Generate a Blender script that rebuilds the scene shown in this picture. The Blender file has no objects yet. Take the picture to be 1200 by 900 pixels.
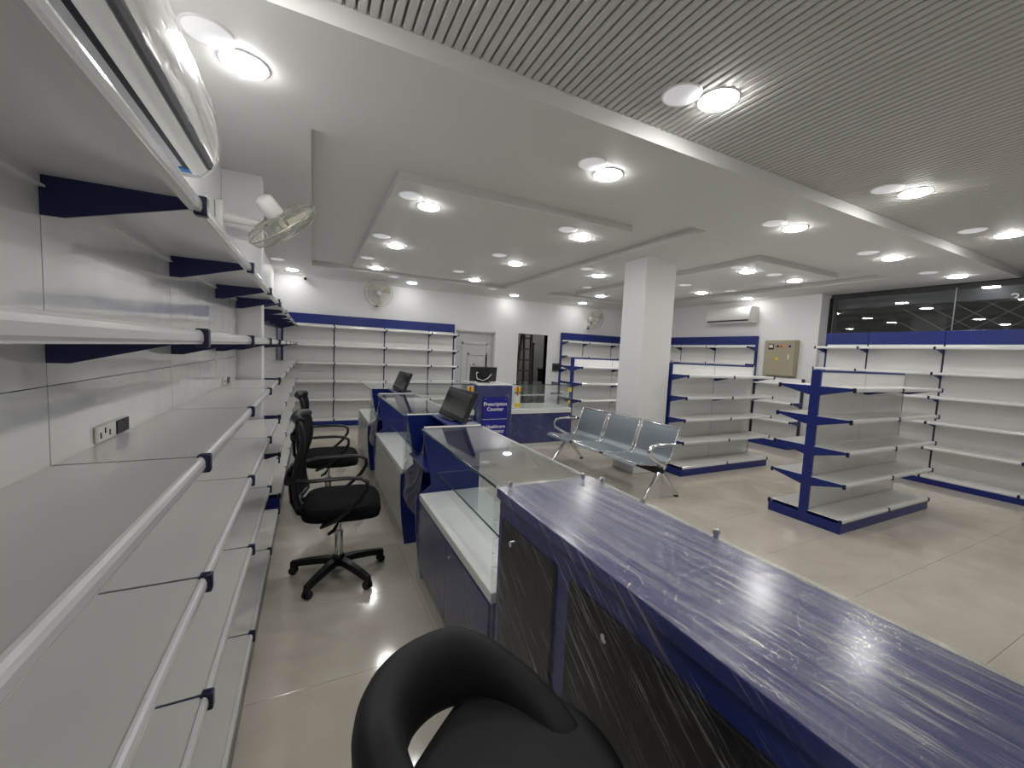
import bpy, bmesh, math, random
from mathutils import Vector, Matrix
random.seed(7)
PI = math.pi
scene = bpy.context.scene
COL = scene.collection

# ------------------------------------------------------------------ camera
F_PX, YAW, PIT, ROL = 473.59, 0.46112, -0.075794, 0.045293
_cy, _sy = math.cos(YAW), math.sin(YAW)
_fw = Vector((_sy*math.cos(PIT), _cy*math.cos(PIT), math.sin(PIT)))
_r = Vector((_cy, -_sy, 0)); _u = _r.cross(_fw)
_r2 = _r*math.cos(ROL) + _u*math.sin(ROL); _u2 = -_r*math.sin(ROL) + _u*math.cos(ROL)
cam_d = bpy.data.cameras.new('camera'); cam = bpy.data.objects.new('camera', cam_d); COL.objects.link(cam)
cam_d.sensor_width = 36; cam_d.lens = F_PX/1200*36; cam_d.clip_start = 0.02
mw = Matrix.Identity(4)
for i in range(3):
    mw[i][0], mw[i][1], mw[i][2] = _r2[i], _u2[i], -_fw[i]
mw[2][3] = 1.5
cam.matrix_world = mw
scene.camera = cam

# ------------------------------------------------------------------ world, exposure
w = bpy.data.worlds.new('world'); scene.world = w; w.use_nodes = True
w.node_tree.nodes['Background'].inputs[0].default_value = (0.010, 0.011, 0.013, 1)
w.node_tree.nodes['Background'].inputs[1].default_value = 1.0
scene.view_settings.view_transform = 'Standard'
scene.view_settings.look = 'None'
scene.view_settings.gamma = 1.0
scene.view_settings.use_curve_mapping = False
scene.view_settings.exposure = 0.0
LAMP_STRENGTH = 82.0

# ------------------------------------------------------------------ materials
def new_mat(name):
    m = bpy.data.materials.new(name); m.use_nodes = True
    nt = m.node_tree; return m, nt, nt.nodes['Principled BSDF']
def N(nt, typ, **k):
    n = nt.nodes.new(typ)
    for a, b in k.items(): setattr(n, a, b)
    return n
def mat(name, col, rough=.4, metal=0., noise=None, bump=None, spec=.5, coat=0.):
    """noise=(scale, amount) varies the colour; bump=(scale, strength, distance)"""
    m, nt, b = new_mat(name)
    b.inputs['Base Color'].default_value = (*col, 1); b.inputs['Roughness'].default_value = rough
    b.inputs['Metallic'].default_value = metal; b.inputs['Specular IOR Level'].default_value = spec
    if coat: b.inputs['Coat Weight'].default_value = coat; b.inputs['Coat Roughness'].default_value = .05
    tc = N(nt, 'ShaderNodeTexCoord')
    if noise:
        n = N(nt, 'ShaderNodeTexNoise'); n.inputs['Scale'].default_value = noise[0]; n.inputs['Detail'].default_value = 4
        nt.links.new(tc.outputs['Object'], n.inputs['Vector'])
        mx = N(nt, 'ShaderNodeMix', data_type='RGBA')
        mx.inputs[6].default_value = (*[c*(1-noise[1]) for c in col], 1); mx.inputs[7].default_value = (*[min(1, c*(1+noise[1])) for c in col], 1)
        nt.links.new(n.outputs['Fac'], mx.inputs[0]); nt.links.new(mx.outputs[2], b.inputs['Base Color'])
    if bump:
        n = N(nt, 'ShaderNodeTexNoise'); n.inputs['Scale'].default_value = bump[0]; n.inputs['Detail'].default_value = 2
        nt.links.new(tc.outputs['Object'], n.inputs['Vector'])
        bp = N(nt, 'ShaderNodeBump'); bp.inputs['Strength'].default_value = bump[1]; bp.inputs['Distance'].default_value = bump[2]
        nt.links.new(n.outputs['Fac'], bp.inputs['Height']); nt.links.new(bp.outputs['Normal'], b.inputs['Normal'])
    return m
def emit(name, col, s):
    m, nt, b = new_mat(name)
    b.inputs['Base Color'].default_value = (.8, .8, .8, 1)
    b.inputs['Emission Color'].default_value = (*col, 1); b.inputs['Emission Strength'].default_value = s
    return m
def schlick(nt, f0):
    """two-sided Fresnel reflectance of a thin clear sheet"""
    lw = N(nt, 'ShaderNodeLayerWeight'); lw.inputs['Blend'].default_value = .5
    pw = N(nt, 'ShaderNodeMath', operation='POWER'); pw.inputs[1].default_value = 5
    mr = N(nt, 'ShaderNodeMapRange'); mr.inputs['To Min'].default_value = f0; mr.inputs['To Max'].default_value = 1
    nt.links.new(lw.outputs['Facing'], pw.inputs[0]); nt.links.new(pw.outputs[0], mr.inputs[0])
    return mr
def thin_glass(name, tint=(.97, .985, .98), refl=1.0, rough=.0):
    m, nt, b = new_mat(name); nt.nodes.remove(b)
    out = nt.nodes['Material Output']
    tr = N(nt, 'ShaderNodeBsdfTransparent'); tr.inputs[0].default_value = (*tint, 1)
    gl = N(nt, 'ShaderNodeBsdfGlossy'); gl.inputs[0].default_value = (1, 1, 1, 1); gl.inputs['Roughness'].default_value = rough
    mu = schlick(nt, .04*refl)
    mx = N(nt, 'ShaderNodeMixShader')
    nt.links.new(mu.outputs[0], mx.inputs[0])
    nt.links.new(tr.outputs[0], mx.inputs[1]); nt.links.new(gl.outputs[0], mx.inputs[2]); nt.links.new(mx.outputs[0], out.inputs[0])
    return m
def film_mat(name, rot, stretch, haze=.10, streak=.35, bumps=1.0, rough=.10, white=.75, gloss=.6, f0=.045):
    """stretch film: clear glossy plastic with pale stretch marks that run along one direction"""
    m, nt, b = new_mat(name)
    out = nt.nodes['Material Output']
    b.inputs['Base Color'].default_value = (white, white, white*1.03, 1); b.inputs['Roughness'].default_value = .3
    tc = N(nt, 'ShaderNodeTexCoord'); mp = N(nt, 'ShaderNodeMapping', vector_type='TEXTURE')
    mp.inputs['Rotation'].default_value = rot; mp.inputs['Scale'].default_value = stretch
    nt.links.new(tc.outputs['Object'], mp.inputs['Vector'])
    def noise(vec, sc, det, ro=.55):
        n = N(nt, 'ShaderNodeTexNoise'); n.inputs['Scale'].default_value = sc; n.inputs['Detail'].default_value = det; n.inputs['Roughness'].default_value = ro
        n.inputs['Distortion'].default_value = .25
        nt.links.new(vec, n.inputs['Vector']); return n
    def rng(src, a, b_, lo, hi):
        r = N(nt, 'ShaderNodeMapRange'); r.inputs['From Min'].default_value = a; r.inputs['From Max'].default_value = b_
        r.inputs['To Min'].default_value = lo; r.inputs['To Max'].default_value = hi; nt.links.new(src, r.inputs[0]); return r
    def math_(op, x, y):
        q = N(nt, 'ShaderNodeMath', operation=op); q.use_clamp = op == 'ADD'
        for i, v in enumerate((x, y)):
            if isinstance(v, float): q.inputs[i].default_value = v
            else: nt.links.new(v, q.inputs[i])
        return q
    wide = noise(mp.outputs[0], 4.0, 3); fine = noise(mp.outputs[0], 17.0, 4, .6)
    crink = noise(tc.outputs['Object'], 26.0, 5, .65); patch = noise(tc.outputs['Object'], 3.2, 3)
    st_ = math_('MULTIPLY', rng(fine.outputs['Fac'], .54, .72, 0, 1).outputs[0], rng(wide.outputs['Fac'], .38, .66, .1, 1).outputs[0])
    st2 = math_('MULTIPLY', st_.outputs[0], rng(patch.outputs['Fac'], .35, .65, streak*.35, streak*1.5).outputs[0])
    hz = math_('ADD', st2.outputs[0], rng(wide.outputs['Fac'], .35, .7, haze*.3, haze*1.7).outputs[0])
    fac = math_('ADD', hz.outputs[0], schlick(nt, f0).outputs[0])
    hsum = math_('MULTIPLY', fine.outputs['Fac'], .45)
    h2 = N(nt, 'ShaderNodeMath', operation='MULTIPLY_ADD'); h2.inputs[1].default_value = 1.2
    nt.links.new(wide.outputs['Fac'], h2.inputs[0]); nt.links.new(hsum.outputs[0], h2.inputs[2])
    h3 = N(nt, 'ShaderNodeMath', operation='MULTIPLY_ADD'); h3.inputs[1].default_value = .35
    nt.links.new(crink.outputs['Fac'], h3.inputs[0]); nt.links.new(h2.outputs[0], h3.inputs[2])
    bp = N(nt, 'ShaderNodeBump'); bp.inputs['Strength'].default_value = bumps; bp.inputs['Distance'].default_value = .008
    nt.links.new(h3.outputs[0], bp.inputs['Height']); nt.links.new(bp.outputs[0], b.inputs['Normal'])
    tr = N(nt, 'ShaderNodeBsdfTransparent'); mx = N(nt, 'ShaderNodeMixShader')
    gl = N(nt, 'ShaderNodeBsdfGlossy'); gl.inputs['Roughness'].default_value = rough; nt.links.new(bp.outputs[0], gl.inputs['Normal'])
    m3 = N(nt, 'ShaderNodeMixShader'); m3.inputs[0].default_value = gloss
    nt.links.new(b.outputs[0], m3.inputs[1]); nt.links.new(gl.outputs[0], m3.inputs[2])
    nt.links.new(fac.outputs[0], mx.inputs[0]); nt.links.new(tr.outputs[0], mx.inputs[1]); nt.links.new(m3.outputs[0], mx.inputs[2])
    nt.links.new(mx.outputs[0], out.inputs[0])
    return m

M = dict(
    wall=mat('wall_paint', (.82, .82, .825), .45, noise=(3, .015)),
    ceil=mat('ceiling_paint', (.72, .718, .705), .6, noise=(2, .015)),
    slat=mat('ceiling_slat_white', (.60, .592, .578), .5),
    slatgap=mat('ceiling_backing', (.42, .415, .40), .8),
    panel=mat('glossy_white_sheet', (.85, .85, .84), .10, noise=(1.5, .02), bump=(2.6, .25, .06), coat=1.0),
    shelf=mat('white_powder_coat', (.84, .835, .82), .20, noise=(4, .02), bump=(5, .05, .02)),
    rail=mat('white_price_rail', (.78, .78, .78), .16, coat=.3),
    blue=mat('royal_blue_powder_coat', (.006, .019, .17), .32, noise=(8, .06)),
    navy=mat('dark_navy_steel', (.008, .014, .085), .35),
    post=mat('dark_slotted_post', (.03, .032, .045), .5),
    cap=mat('navy_plastic_cap', (.006, .009, .045), .3),
    kick=mat('grey_kick_plate', (.22, .22, .23), .4),
    grout=mat('floor_grout', (.46, .42, .355), .8),
    black=mat('black_plastic', (.008, .008, .009), .4, spec=.35),
    fabric=mat('black_seat_fabric', (.006, .006, .007), .9, bump=(240, .3, .002), spec=.15),
    mesh=mat('black_mesh_fabric', (.006, .006, .007), .8, bump=(400, .5, .002), spec=.15),
    leather=mat('black_leather', (.012, .012, .013), .62, bump=(60, .06, .003), spec=.3),
    chrome=mat('chrome', (.72, .73, .75), .10, 1.0),
    steel=mat('perforated_steel', (.27, .31, .34), .38, .75, noise=(220, .12)),
    alu=mat('satin_aluminium', (.55, .55, .54), .35, .9),
    white_p=mat('white_plastic', (.78, .78, .76), .28, coat=.2),
    cream=mat('cream_plastic', (.62, .60, .50), .35), wire=mat('fan_cage_wire', (.42, .41, .35), .35, .3),
    laminate=mat('white_marbled_laminate', (.72, .73, .72), .22, noise=(5, .10)),
    bluelam=mat('blue_laminate', (.009, .021, .155), .28, noise=(6, .05)),
    bluetop=mat('blue_counter_top', (.032, .042, .175), .18, noise=(7, .10)),
    blackpan=mat('black_gloss_panel', (.008, .008, .011), .2, spec=.2),
    greylam=mat('grey_lilac_laminate', (.26, .26, .31), .3, noise=(5, .08)),
    whitefilm=mat('white_cabinet_laminate', (.55, .55, .53), .35, noise=(9, .12)),
    screen=mat('dark_screen', (.020, .021, .022), .12, coat=.5),
    bezel=mat('dark_bezel', (.015, .015, .016), .3),
    beige=mat('beige_metal_box', (.36, .33, .23), .4),
    yellow=mat('yellow_sticker', (.75, .55, .03), .5), red=mat('red_sticker', (.55, .04, .02), .5),
    green=mat('green_sticker', (.05, .30, .10), .5), wsticker=mat('white_sticker', (.75, .75, .72), .5),
    orange=mat('orange_indicator', (.8, .25, .02), .4), bluetape=mat('blue_tape', (.03, .22, .55), .5),
    dark=mat('dark_void', (.012, .012, .013), .7), slot=mat('louvre_slot', (.02, .02, .025), .5),
    grille=mat('steel_grille', (.22, .215, .20), .5, .2), shutter=mat('shutter_box_metal', (.10, .10, .105), .35, .5),
    wood=mat('ladder_wood', (.075, .055, .045), .6, noise=(9, .25)),
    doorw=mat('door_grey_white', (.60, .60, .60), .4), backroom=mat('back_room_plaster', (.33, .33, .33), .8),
    signtext=mat('white_lettering', (.80, .80, .85), .5), signblue=mat('sign_blue', (.016, .018, .26), .22),
    ghost_disc=emit('lamp_ghost_glow', (.93, .94, 1.0), .30),  # glow for discs that copy ghost images of the lamps
    lampring=mat('lamp_ring', (.85, .85, .85), .3),
    lamp=emit('lamp_lens', (1.0, .985, .955), LAMP_STRENGTH), lampwall=emit('wall_row_lamp_lens', (1.0, .985, .955), LAMP_STRENGTH*.36),
    glass=thin_glass('counter_glass', (.965, .985, .978), 2.0), glassedge=mat('glass_edge_green', (.05, .09, .085), .15),
    winglass=thin_glass('window_glass', (.85, .87, .88), 1.6),
    film=film_mat('stretch_film_top', (0, 0, .06), (.11, 2.0, 1.0), .12, .85, 1.0, .13, .80, .62),
    filmside=film_mat('stretch_film_side', (.60, 0, 0), (1.0, 2.6, .11), .015, .75, 1.0, .07, .7, .75, .018),
    filmloose=film_mat('loose_film', (.3, .4, .2), (.9, 1.1, .8), .05, .30, 1.0, .10, .7, .7),
    bag=thin_glass('clear_wrap', (.90, .90, .90), 3.0, .12),
)
def floor_material():
    m, nt, b = new_mat('polished_beige_tile')
    tc = N(nt, 'ShaderNodeTexCoord'); oi = N(nt, 'ShaderNodeObjectInfo')
    ad = N(nt, 'ShaderNodeVectorMath', operation='ADD')
    sc = N(nt, 'ShaderNodeVectorMath', operation='SCALE'); sc.inputs['Scale'].default_value = 1.0
    nt.links.new(oi.outputs['Location'], sc.inputs[0])
    nt.links.new(tc.outputs['Object'], ad.inputs[0]); nt.links.new(sc.outputs[0], ad.inputs[1])
    n = N(nt, 'ShaderNodeTexNoise'); n.inputs['Scale'].default_value = 2.2; n.inputs['Detail'].default_value = 6; n.inputs['Distortion'].default_value = 1.2
    nt.links.new(ad.outputs[0], n.inputs['Vector'])
    cr = N(nt, 'ShaderNodeValToRGB')
    cr.color_ramp.elements[0].position = .3; cr.color_ramp.elements[0].color = (.50, .455, .385, 1)
    cr.color_ramp.elements[1].position = .7; cr.color_ramp.elements[1].color = (.58, .535, .46, 1)
    nt.links.new(n.outputs['Fac'], cr.inputs[0]); nt.links.new(cr.outputs[0], b.inputs['Base Color'])
    b.inputs['Roughness'].default_value = .10; b.inputs['Specular IOR Level'].default_value = .6
    return m
M['floor'] = floor_material()

# ------------------------------------------------------------------ mesh helpers
class MB:
    def __init__(s): s.v = []; s.f = []
    def add(s, vs, fs):
        o = len(s.v); s.v += [tuple(v) for v in vs]; s.f += [tuple(i+o for i in f) for f in fs]; return s
    def box(s, x0, x1, y0, y1, z0, z1):
        return s.add([(x0,y0,z0),(x1,y0,z0),(x1,y1,z0),(x0,y1,z0),(x0,y0,z1),(x1,y0,z1),(x1,y1,z1),(x0,y1,z1)],
                     [(0,3,2,1),(4,5,6,7),(0,1,5,4),(1,2,6,5),(2,3,7,6),(3,0,4,7)])
    def bbox(s, x0, x1, y0, y1, z0, z1, b=.004, seg=2):
        bm = bmesh.new(); bmesh.ops.create_cube(bm, size=1)
        for v in bm.verts:
            v.co = Vector((x0+(v.co.x+.5)*(x1-x0), y0+(v.co.y+.5)*(y1-y0), z0+(v.co.z+.5)*(z1-z0)))
        bmesh.ops.bevel(bm, geom=bm.edges[:], offset=b, segments=seg, profile=.5, affect='EDGES')
        bm.verts.index_update()
        s.add([v.co[:] for v in bm.verts], [[v.index for v in f.verts] for f in bm.faces]); bm.free(); return s
    def prism(s, poly, axis, a, b):
        """poly in the two other axes (x: y,z; y: x,z; z: x,y), extruded a..b"""
        def P(p, t):
            return {'x': (t, p[0], p[1]), 'y': (p[0], t, p[1]), 'z': (p[0], p[1], t)}[axis]
        n = len(poly); vs = [P(p, a) for p in poly] + [P(p, b) for p in poly]
        fs = [tuple(range(n-1, -1, -1)), tuple(range(n, 2*n))] + [(i, (i+1) % n, n+(i+1) % n, n+i) for i in range(n)]
        return s.add(vs, fs)
    def tube(s, pts, r, n=10, cap=True, flat=None):
        """sweep a circle (or ellipse flat=(ry,rz) about a fixed up) along a path"""
        pts = [Vector(p) for p in pts]; rings = []
        rr = r if isinstance(r, (list, tuple)) else [r]*len(pts)
        prev = None
        for i, p in enumerate(pts):
            t = (pts[min(i+1, len(pts)-1)] - pts[max(i-1, 0)]).normalized()
            if prev is None:
                up = Vector((0,0,1)) if abs(t.z) < .9 else Vector((1,0,0)); a = t.cross(up).normalized()
            else:
                a = (prev - t*prev.dot(t)).normalized()
            prev = a; bvec = t.cross(a)
            rings.append([p + a*math.cos(2*PI*k/n)*rr[i]*(flat[0] if flat else 1) + bvec*math.sin(2*PI*k/n)*rr[i]*(flat[1] if flat else 1) for k in range(n)])
        vs = [v for r_ in rings for v in r_]; fs = []
        for i in range(len(pts)-1):
            for k in range(n):
                fs.append((i*n+k, i*n+(k+1) % n, (i+1)*n+(k+1) % n, (i+1)*n+k))
        if cap: fs += [tuple(range(n-1, -1, -1)), tuple((len(pts)-1)*n+k for k in range(n))]
        return s.add(vs, fs)
    def lathe(s, prof, n=24, c=(0,0,0)):
        vs = []; fs = []; m = len(prof)
        for k in range(n):
            a = 2*PI*k/n
            for (r, z) in prof: vs.append((c[0]+r*math.cos(a), c[1]+r*math.sin(a), c[2]+z))
        for k in range(n):
            for j in range(m-1):
                a, b = k*m+j, ((k+1) % n)*m+j
                fs.append((a, b, b+1, a+1))
        return s.add(vs, fs)
    def grid(s, fn, nu, nv):
        vs = [fn(i/nu, j/nv) for j in range(nv+1) for i in range(nu+1)]
        fs = [(j*(nu+1)+i, j*(nu+1)+i+1, (j+1)*(nu+1)+i+1, (j+1)*(nu+1)+i) for j in range(nv) for i in range(nu)]
        return s.add(vs, fs)
    def xf(s, mtx):
        s.v = [tuple(mtx @ Vector(v)) for v in s.v]; return s
    def mesh(s, name, m, smooth=False):
        me = bpy.data.meshes.new(name); me.from_pydata(s.v, [], s.f); me.validate(); me.update()
        bm = bmesh.new(); bm.from_mesh(me); bmesh.ops.remove_doubles(bm, verts=bm.verts, dist=1e-6)
        bmesh.ops.recalc_face_normals(bm, faces=bm.faces); bm.to_mesh(me); bm.free()
        me.materials.append(M[m] if isinstance(m, str) else m)
        if smooth:
            for p in me.polygons: p.use_smooth = True
            try: me.set_sharp_from_angle(angle=math.radians(smooth if smooth > 1 else 40))
            except Exception: pass
        return me
    def obj(s, name, m, parent=None, smooth=False, loc=None):
        return link(name, s.mesh(name, m, smooth), parent, loc)
def link(name, me, parent=None, loc=None):
    o = bpy.data.objects.new(name, me); COL.objects.link(o)
    if parent is not None: o.parent = parent
    if loc is not None: o.location = loc
    return o
def tag(o, label=None, cat=None, group=None, kind=None):
    if label: o['label'] = label
    if cat: o['category'] = cat
    if group: o['group'] = group
    if kind: o['kind'] = kind
    return o
def thing(name, label, cat, loc=(0,0,0), rz=0., group=None):
    o = bpy.data.objects.new(name, None); COL.objects.link(o); o.location = loc; o.rotation_euler = (0,0,rz)
    o.empty_display_size = .1
    return tag(o, label, cat, group)
def copy_tree(o, parent=None):
    c = o.copy(); COL.objects.link(c); c.parent = parent
    for ch in list(o.children): copy_tree(ch, c)
    return c
def struct(o): o['kind'] = 'structure'; return o
def arc(c, r, a0, a1, n, ax='xz'):
    out = []
    for i in range(n+1):
        a = a0+(a1-a0)*i/n
        out.append((c[0]+r*math.cos(a), c[1]+r*math.sin(a)))
    return out

# ------------------------------------------------------------------ room shell
XL, XR, YN, YF, ZC, ZR = -.62, 7.95, -2.2, 8.45, 2.78, 2.855
fl = struct(MB().box(XL-.2, XR+.6, YN-.2, YF+1.6, -.12, -.006).obj('floor', 'grout'))
tile = MB().bbox(-.5993, .5993, -.2993, .2993, -.006, 0, .0010, 1).mesh('tile', 'floor')
for i in range(8):
    for j in range(20):
        x = .6 + 1.2*i - .6; y = 1.86 + .6*j - .3 - 3.6
        if x-.6 > XR+.1 or y-.3 > YF or y+.3 < YN: continue
        link('tile', tile, fl, (x, y, 0))
def wallbox(name, *b, m='wall'): return struct(MB().box(*b).obj(name, m))
wallbox('wall_left', XL-.15, XL, YN, YF, 0, 3.0)
wallbox('wall_near', XL-.15, XR+.6, YN-.15, YN, 0, 3.0)
# back wall with two door openings
D1, D2 = (2.79, 3.72, 1.95), (4.30, 5.10, 1.97)
wb = MB()
for (a, b, z) in ((XL-.15, D1[0], 0), (D1[1], D2[0], 0), (D2[1], XR+.2, 0)): wb.box(a, b, YF, YF+.15, z, 3.0)
for d in (D1, D2): wb.box(d[0], d[1], YF, YF+.15, d[2], 3.0)
struct(wb.obj('wall_back', 'wall'))
# right wall: solid far part with a pier, then the shop window to the near side
WY, GX = 4.05, 8.22
wallbox('wall_right', XR, XR+.45, WY, YF, 0, 3.0)
wallbox('wall_right_sill', XR+.1, XR+.45, YN, WY, 0, 1.75)
wallbox('trim_1', XR, XR+.4, WY-.02, WY, 0, 2.77)
# left pilaster
struct(MB().bbox(XL, -.36, 3.79, 3.955, 0, ZC, .004, 1).obj('wall_left_pilaster', 'wall'))
# column
struct(MB().bbox(3.75, 4.265, 3.90, 4.31, 0, ZC+.02, .006, 1).obj('wall_column', 'wall'))

# ceiling: two recessed trays, each with a dropped island panel
T1, T2 = (-.015, 3.45, 2.82, 7.5), (4.45, 7.22, 2.82, 7.55)
cb = MB()
cb.box(XL, XR+.6, 1.9, T1[2], ZC, 3.0); cb.box(XL, XR+.6, T1[3], YF, ZC, 3.0)
cb.box(XL, T1[0], T1[2], T1[3], ZC, 3.0); cb.box(T1[1], T2[0], T1[2], T1[3], ZC, 3.0); cb.box(T2[1], XR+.6, T1[2], T1[3], ZC, 3.0)
cb.box(T1[0], T1[1], T1[2], T1[3], ZR, 3.0); cb.box(T2[0], T2[1], T1[2], T1[3], ZR, 3.0)
ce = struct(cb.obj('ceiling', 'ceil'))
struct(MB().bbox(.58, 2.92, 3.28, 7.19, ZC+.002, ZR+.005, .003, 1).obj('ceiling_island', 'ceil'))
struct(MB().bbox(4.98, 6.78, 3.26, 7.19, ZC+.002, ZR+.005, .003, 1).obj('ceiling_island', 'ceil'))
# slatted part of the ceiling nearest the street
sl = struct(MB().box(XL, XR+.6, YN, 1.9, 2.90, 3.0).obj('ceiling_slatted', 'slatgap'))
slat = MB().prism([(-.018, 2.90), (-.018, 2.868), (-.013, 2.862), (.013, 2.862), (.018, 2.868), (.018, 2.90)], 'y', YN, 1.885).mesh('slat', 'slat')
k = 0; x = XL+.02
while x < XR+.3:
    link('slat', slat, sl, (x, 0, 0)); x += .0455
struct(MB().box(XL, XR+.6, 1.885, 1.9, 2.775, 2.90).obj('trim_2', 'ceil'))
struct(MB().prism([(YF-.06, ZC), (YF, ZC), (YF, ZC-.05), (YF-.015, ZC-.05)], 'x', XL, XR).obj('trim_3', 'ceil'))

# shop window above the right shelving
wf = struct(MB().box(GX+.03, GX+.09, YN, WY-.02, 2.70, 2.78).box(GX-.02, GX+.06, WY-.05, WY-.02, 1.75, 2.72).obj('window_1', 'dark'))
MB().box(GX-.004, GX+.010, 2.455, 2.468, 1.75, 2.72).obj('silicone_joint', 'kick', wf)
for (a, b) in ((YN, 2.455), (2.468, WY-.05)):
    link('pane', MB().box(GX, GX+.008, a, b, 1.74, 2.76).mesh('pane', 'winglass'), wf)
gr = MB()
gx = GX+.16
y = YN
while y < 3.1:
    for sgn in (-1, 1):
        y0, y1, z0, z1 = y, y+sgn*1.0, 1.80, 2.52
        if y1 > 3.1 and y0 < 3.1: t_ = (3.1-y0)/(y1-y0); z1 = z0+(z1-z0)*t_; y1 = 3.1
        if abs(y1-y0) > .02: gr.tube([(gx+.006*sgn, y0, z0), (gx+.006*sgn, y1, z1)], .0065, 5)
    y += .31
gr.obj('security_grille', 'grille', wf)
struct(MB().bbox(GX+.08, GX+.33, YN, WY-.1, 2.52, 2.76, .01, 1).obj('window_1_shutter_box', 'shutter'))
struct(MB().box(GX+.8, GX+.9, YN, WY+.3, 1.5, 3.0).obj('window_1_night_backdrop', 'dark'))  # dark sheet standing in for the night beyond the glass
mk = MB(); pts = [(GX-.004, 1.915-.030*math.cos(a), 2.545+.026*math.sin(a)) for a in [2.7-i*.42 for i in range(11)]]
mk.tube(pts, .009, 6)
link('glass_mark', mk.mesh('glass_mark', 'signtext'), wf)

# door 1: closed, with nested mouldings
d1 = struct(MB().bbox(D1[0]+.03, D1[1]-.03, YF+.09, YF+.13, 0.005, D1[2]-.03, .003, 1).obj('door_1', 'doorw'))
MB().box(D1[0], D1[0]+.03, YF+.02, YF+.14, 0, D1[2]).box(D1[1]-.03, D1[1], YF+.02, YF+.14, 0, D1[2]).box(D1[0], D1[1], YF+.02, YF+.14, D1[2]-.03, D1[2]).obj('door_frame', 'doorw', d1)
for q in range(3):
    xl, xr_, zt = D1[0]+.17+.14*q, D1[1]-.15, 1.70-.24*q
    MB().box(xl, xl+.035, YF+.07, YF+.09, .15+.15*q, zt).box(xl, xr_, YF+.07, YF+.09, zt-.035, zt).box(xr_-.03, xr_, YF+.07, YF+.09, .15+.15*q, zt).obj('moulding', 'doorw', d1)
# door 2: open doorway into a dim store room
d2 = struct(MB().box(D2[0]-.05, D2[0], YF-.012, YF+.15, 0, D2[2]+.05).box(D2[1], D2[1]+.05, YF-.012, YF+.15, 0, D2[2]+.05).box(D2[0], D2[1], YF-.012, YF+.15, D2[2], D2[2]+.05).obj('door_2', 'wall'))
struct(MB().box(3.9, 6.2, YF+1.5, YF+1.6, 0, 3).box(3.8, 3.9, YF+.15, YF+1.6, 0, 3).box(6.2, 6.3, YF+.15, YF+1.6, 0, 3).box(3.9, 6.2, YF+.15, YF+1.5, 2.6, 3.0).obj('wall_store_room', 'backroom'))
sr = thing('added_store_lamp', 'added unseen round lamp brightening the store room from its ceiling', 'ceiling light', (5.6, YF+.7, 2.6))  # out of view, added to brighten the store room
MB().lathe([(0, -.05), (.05, -.045), (.08, -.02), (.09, 0), (0, 0)], 24).obj('lens', emit('added_store_lens', (1, .97, .92), 60), sr, 60)
MB().lathe([(.09, -.012), (.10, -.012), (.105, 0), (.09, 0)], 24).obj('trim_ring', 'lampring', sr, 60)
ld = thing('step_ladder', 'dark wooden step ladder standing in the open doorway of the store room', 'ladder', (4.76, YF+.62, 0))
for s in (-1, 1):
    MB().prism([(s*.27-.025, 0), (s*.27+.025, 0), (s*.12+.025, 2.1), (s*.12-.025, 2.1)], 'y', -.03, .03).xf(Matrix.Rotation(.10, 4, 'X')).obj('side_rail', 'wood', ld)
    MB().prism([(s*.30-.02, 0), (s*.30+.02, 0), (s*.12+.02, 2.05), (s*.12-.02, 2.05)], 'y', -.02, .02).xf(Matrix.Translation((0, .42, 0)) @ Matrix.Rotation(.12, 4, 'X')).obj('rear_rail', 'wood', ld)
for q in range(7):
    z = .27+.27*q; hw = .27-.15*z/2.1
    MB().bbox(-hw, hw, -.05, .05, z-.015, z+.015, .004, 1).xf(Matrix.Translation((0, -.1*z, 0))).obj('rung', 'wood', ld)
tag(MB().bbox(5.13, 5.35, YF+.2, YF+.45, 0, 1.12, .01, 1).bbox(5.11, 5.37, YF+.18, YF+.47, 1.12, 1.15, .004, 1).obj('storage_box', 'black'), 'tall black box just inside the store room doorway beside the ladder', 'box')
tag(MB().tube([(5.16, YF+.75, 0), (5.12, YF+.72, 1.75)], .022, 8).lathe([(0, 1.75), (.04, 1.75), (.04, 1.79), (0, 1.79)], 10, (5.12, YF+.72, 0)).obj('floor_pole', 'black'), 'thin black pole leaning behind the black box in the store room', 'pole')

# ------------------------------------------------------------------ shelving
_cache = {}
def cached(key, fn):
    if key not in _cache: _cache[key] = fn()
    return _cache[key]
def shelf_mesh(wd, D):
    def f():
        y0, y1 = -D+.014, -.012
        prof = [(y0, 0), (y0, -.030), (y0+.014, -.030), (y0+.014, -.026), (y0+.004, -.026), (y0+.004, -.004), (y1-.004, -.004), (y1-.004, -.026), (y1-.012, -.026), (y1-.012, -.030), (y1, -.030), (y1, 0)]
        return MB().prism(prof, 'x', 0, wd).mesh('shelf', 'shelf')
    return cached(('shelf', round(wd, 3), D), f)
def rail_mesh(wd, D, big):
    def f():
        y1 = -D+.0145; t = .013
        prof = [(y1, .003), (y1-t*.45, .002), (y1-t*.8, -.003), (y1-t, -.011), (y1-t, -.024), (y1-t*.8, -.029), (y1-t*.8, -.032), (y1, -.032)]
        return MB().prism(prof, 'x', 0, wd).mesh('price_rail', 'rail')
    return cached(('rail', round(wd, 3), D, big), f)
def bracket_mesh(D, m, sx=1):
    return cached(('br', D, m, sx), lambda: MB().prism([(0, -.002), (sx*(-D+.012), -.002), (sx*(-D+.012), -.022), (sx*-.05, -.088), (0, -.088)], 'x', -.003, .003).mesh('bracket', m))
def cap_mesh(D, big):
    return cached(('cap', D, big), lambda: MB().bbox(-.0135 if big else -.010, .0135 if big else .010, -D-.008 if big else -D-.004, -D+.02, -.040, .007 if big else .004, .004, 2).mesh('end_cap', 'cap'))
def tag_side(root, side_flip):
    return root
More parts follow.
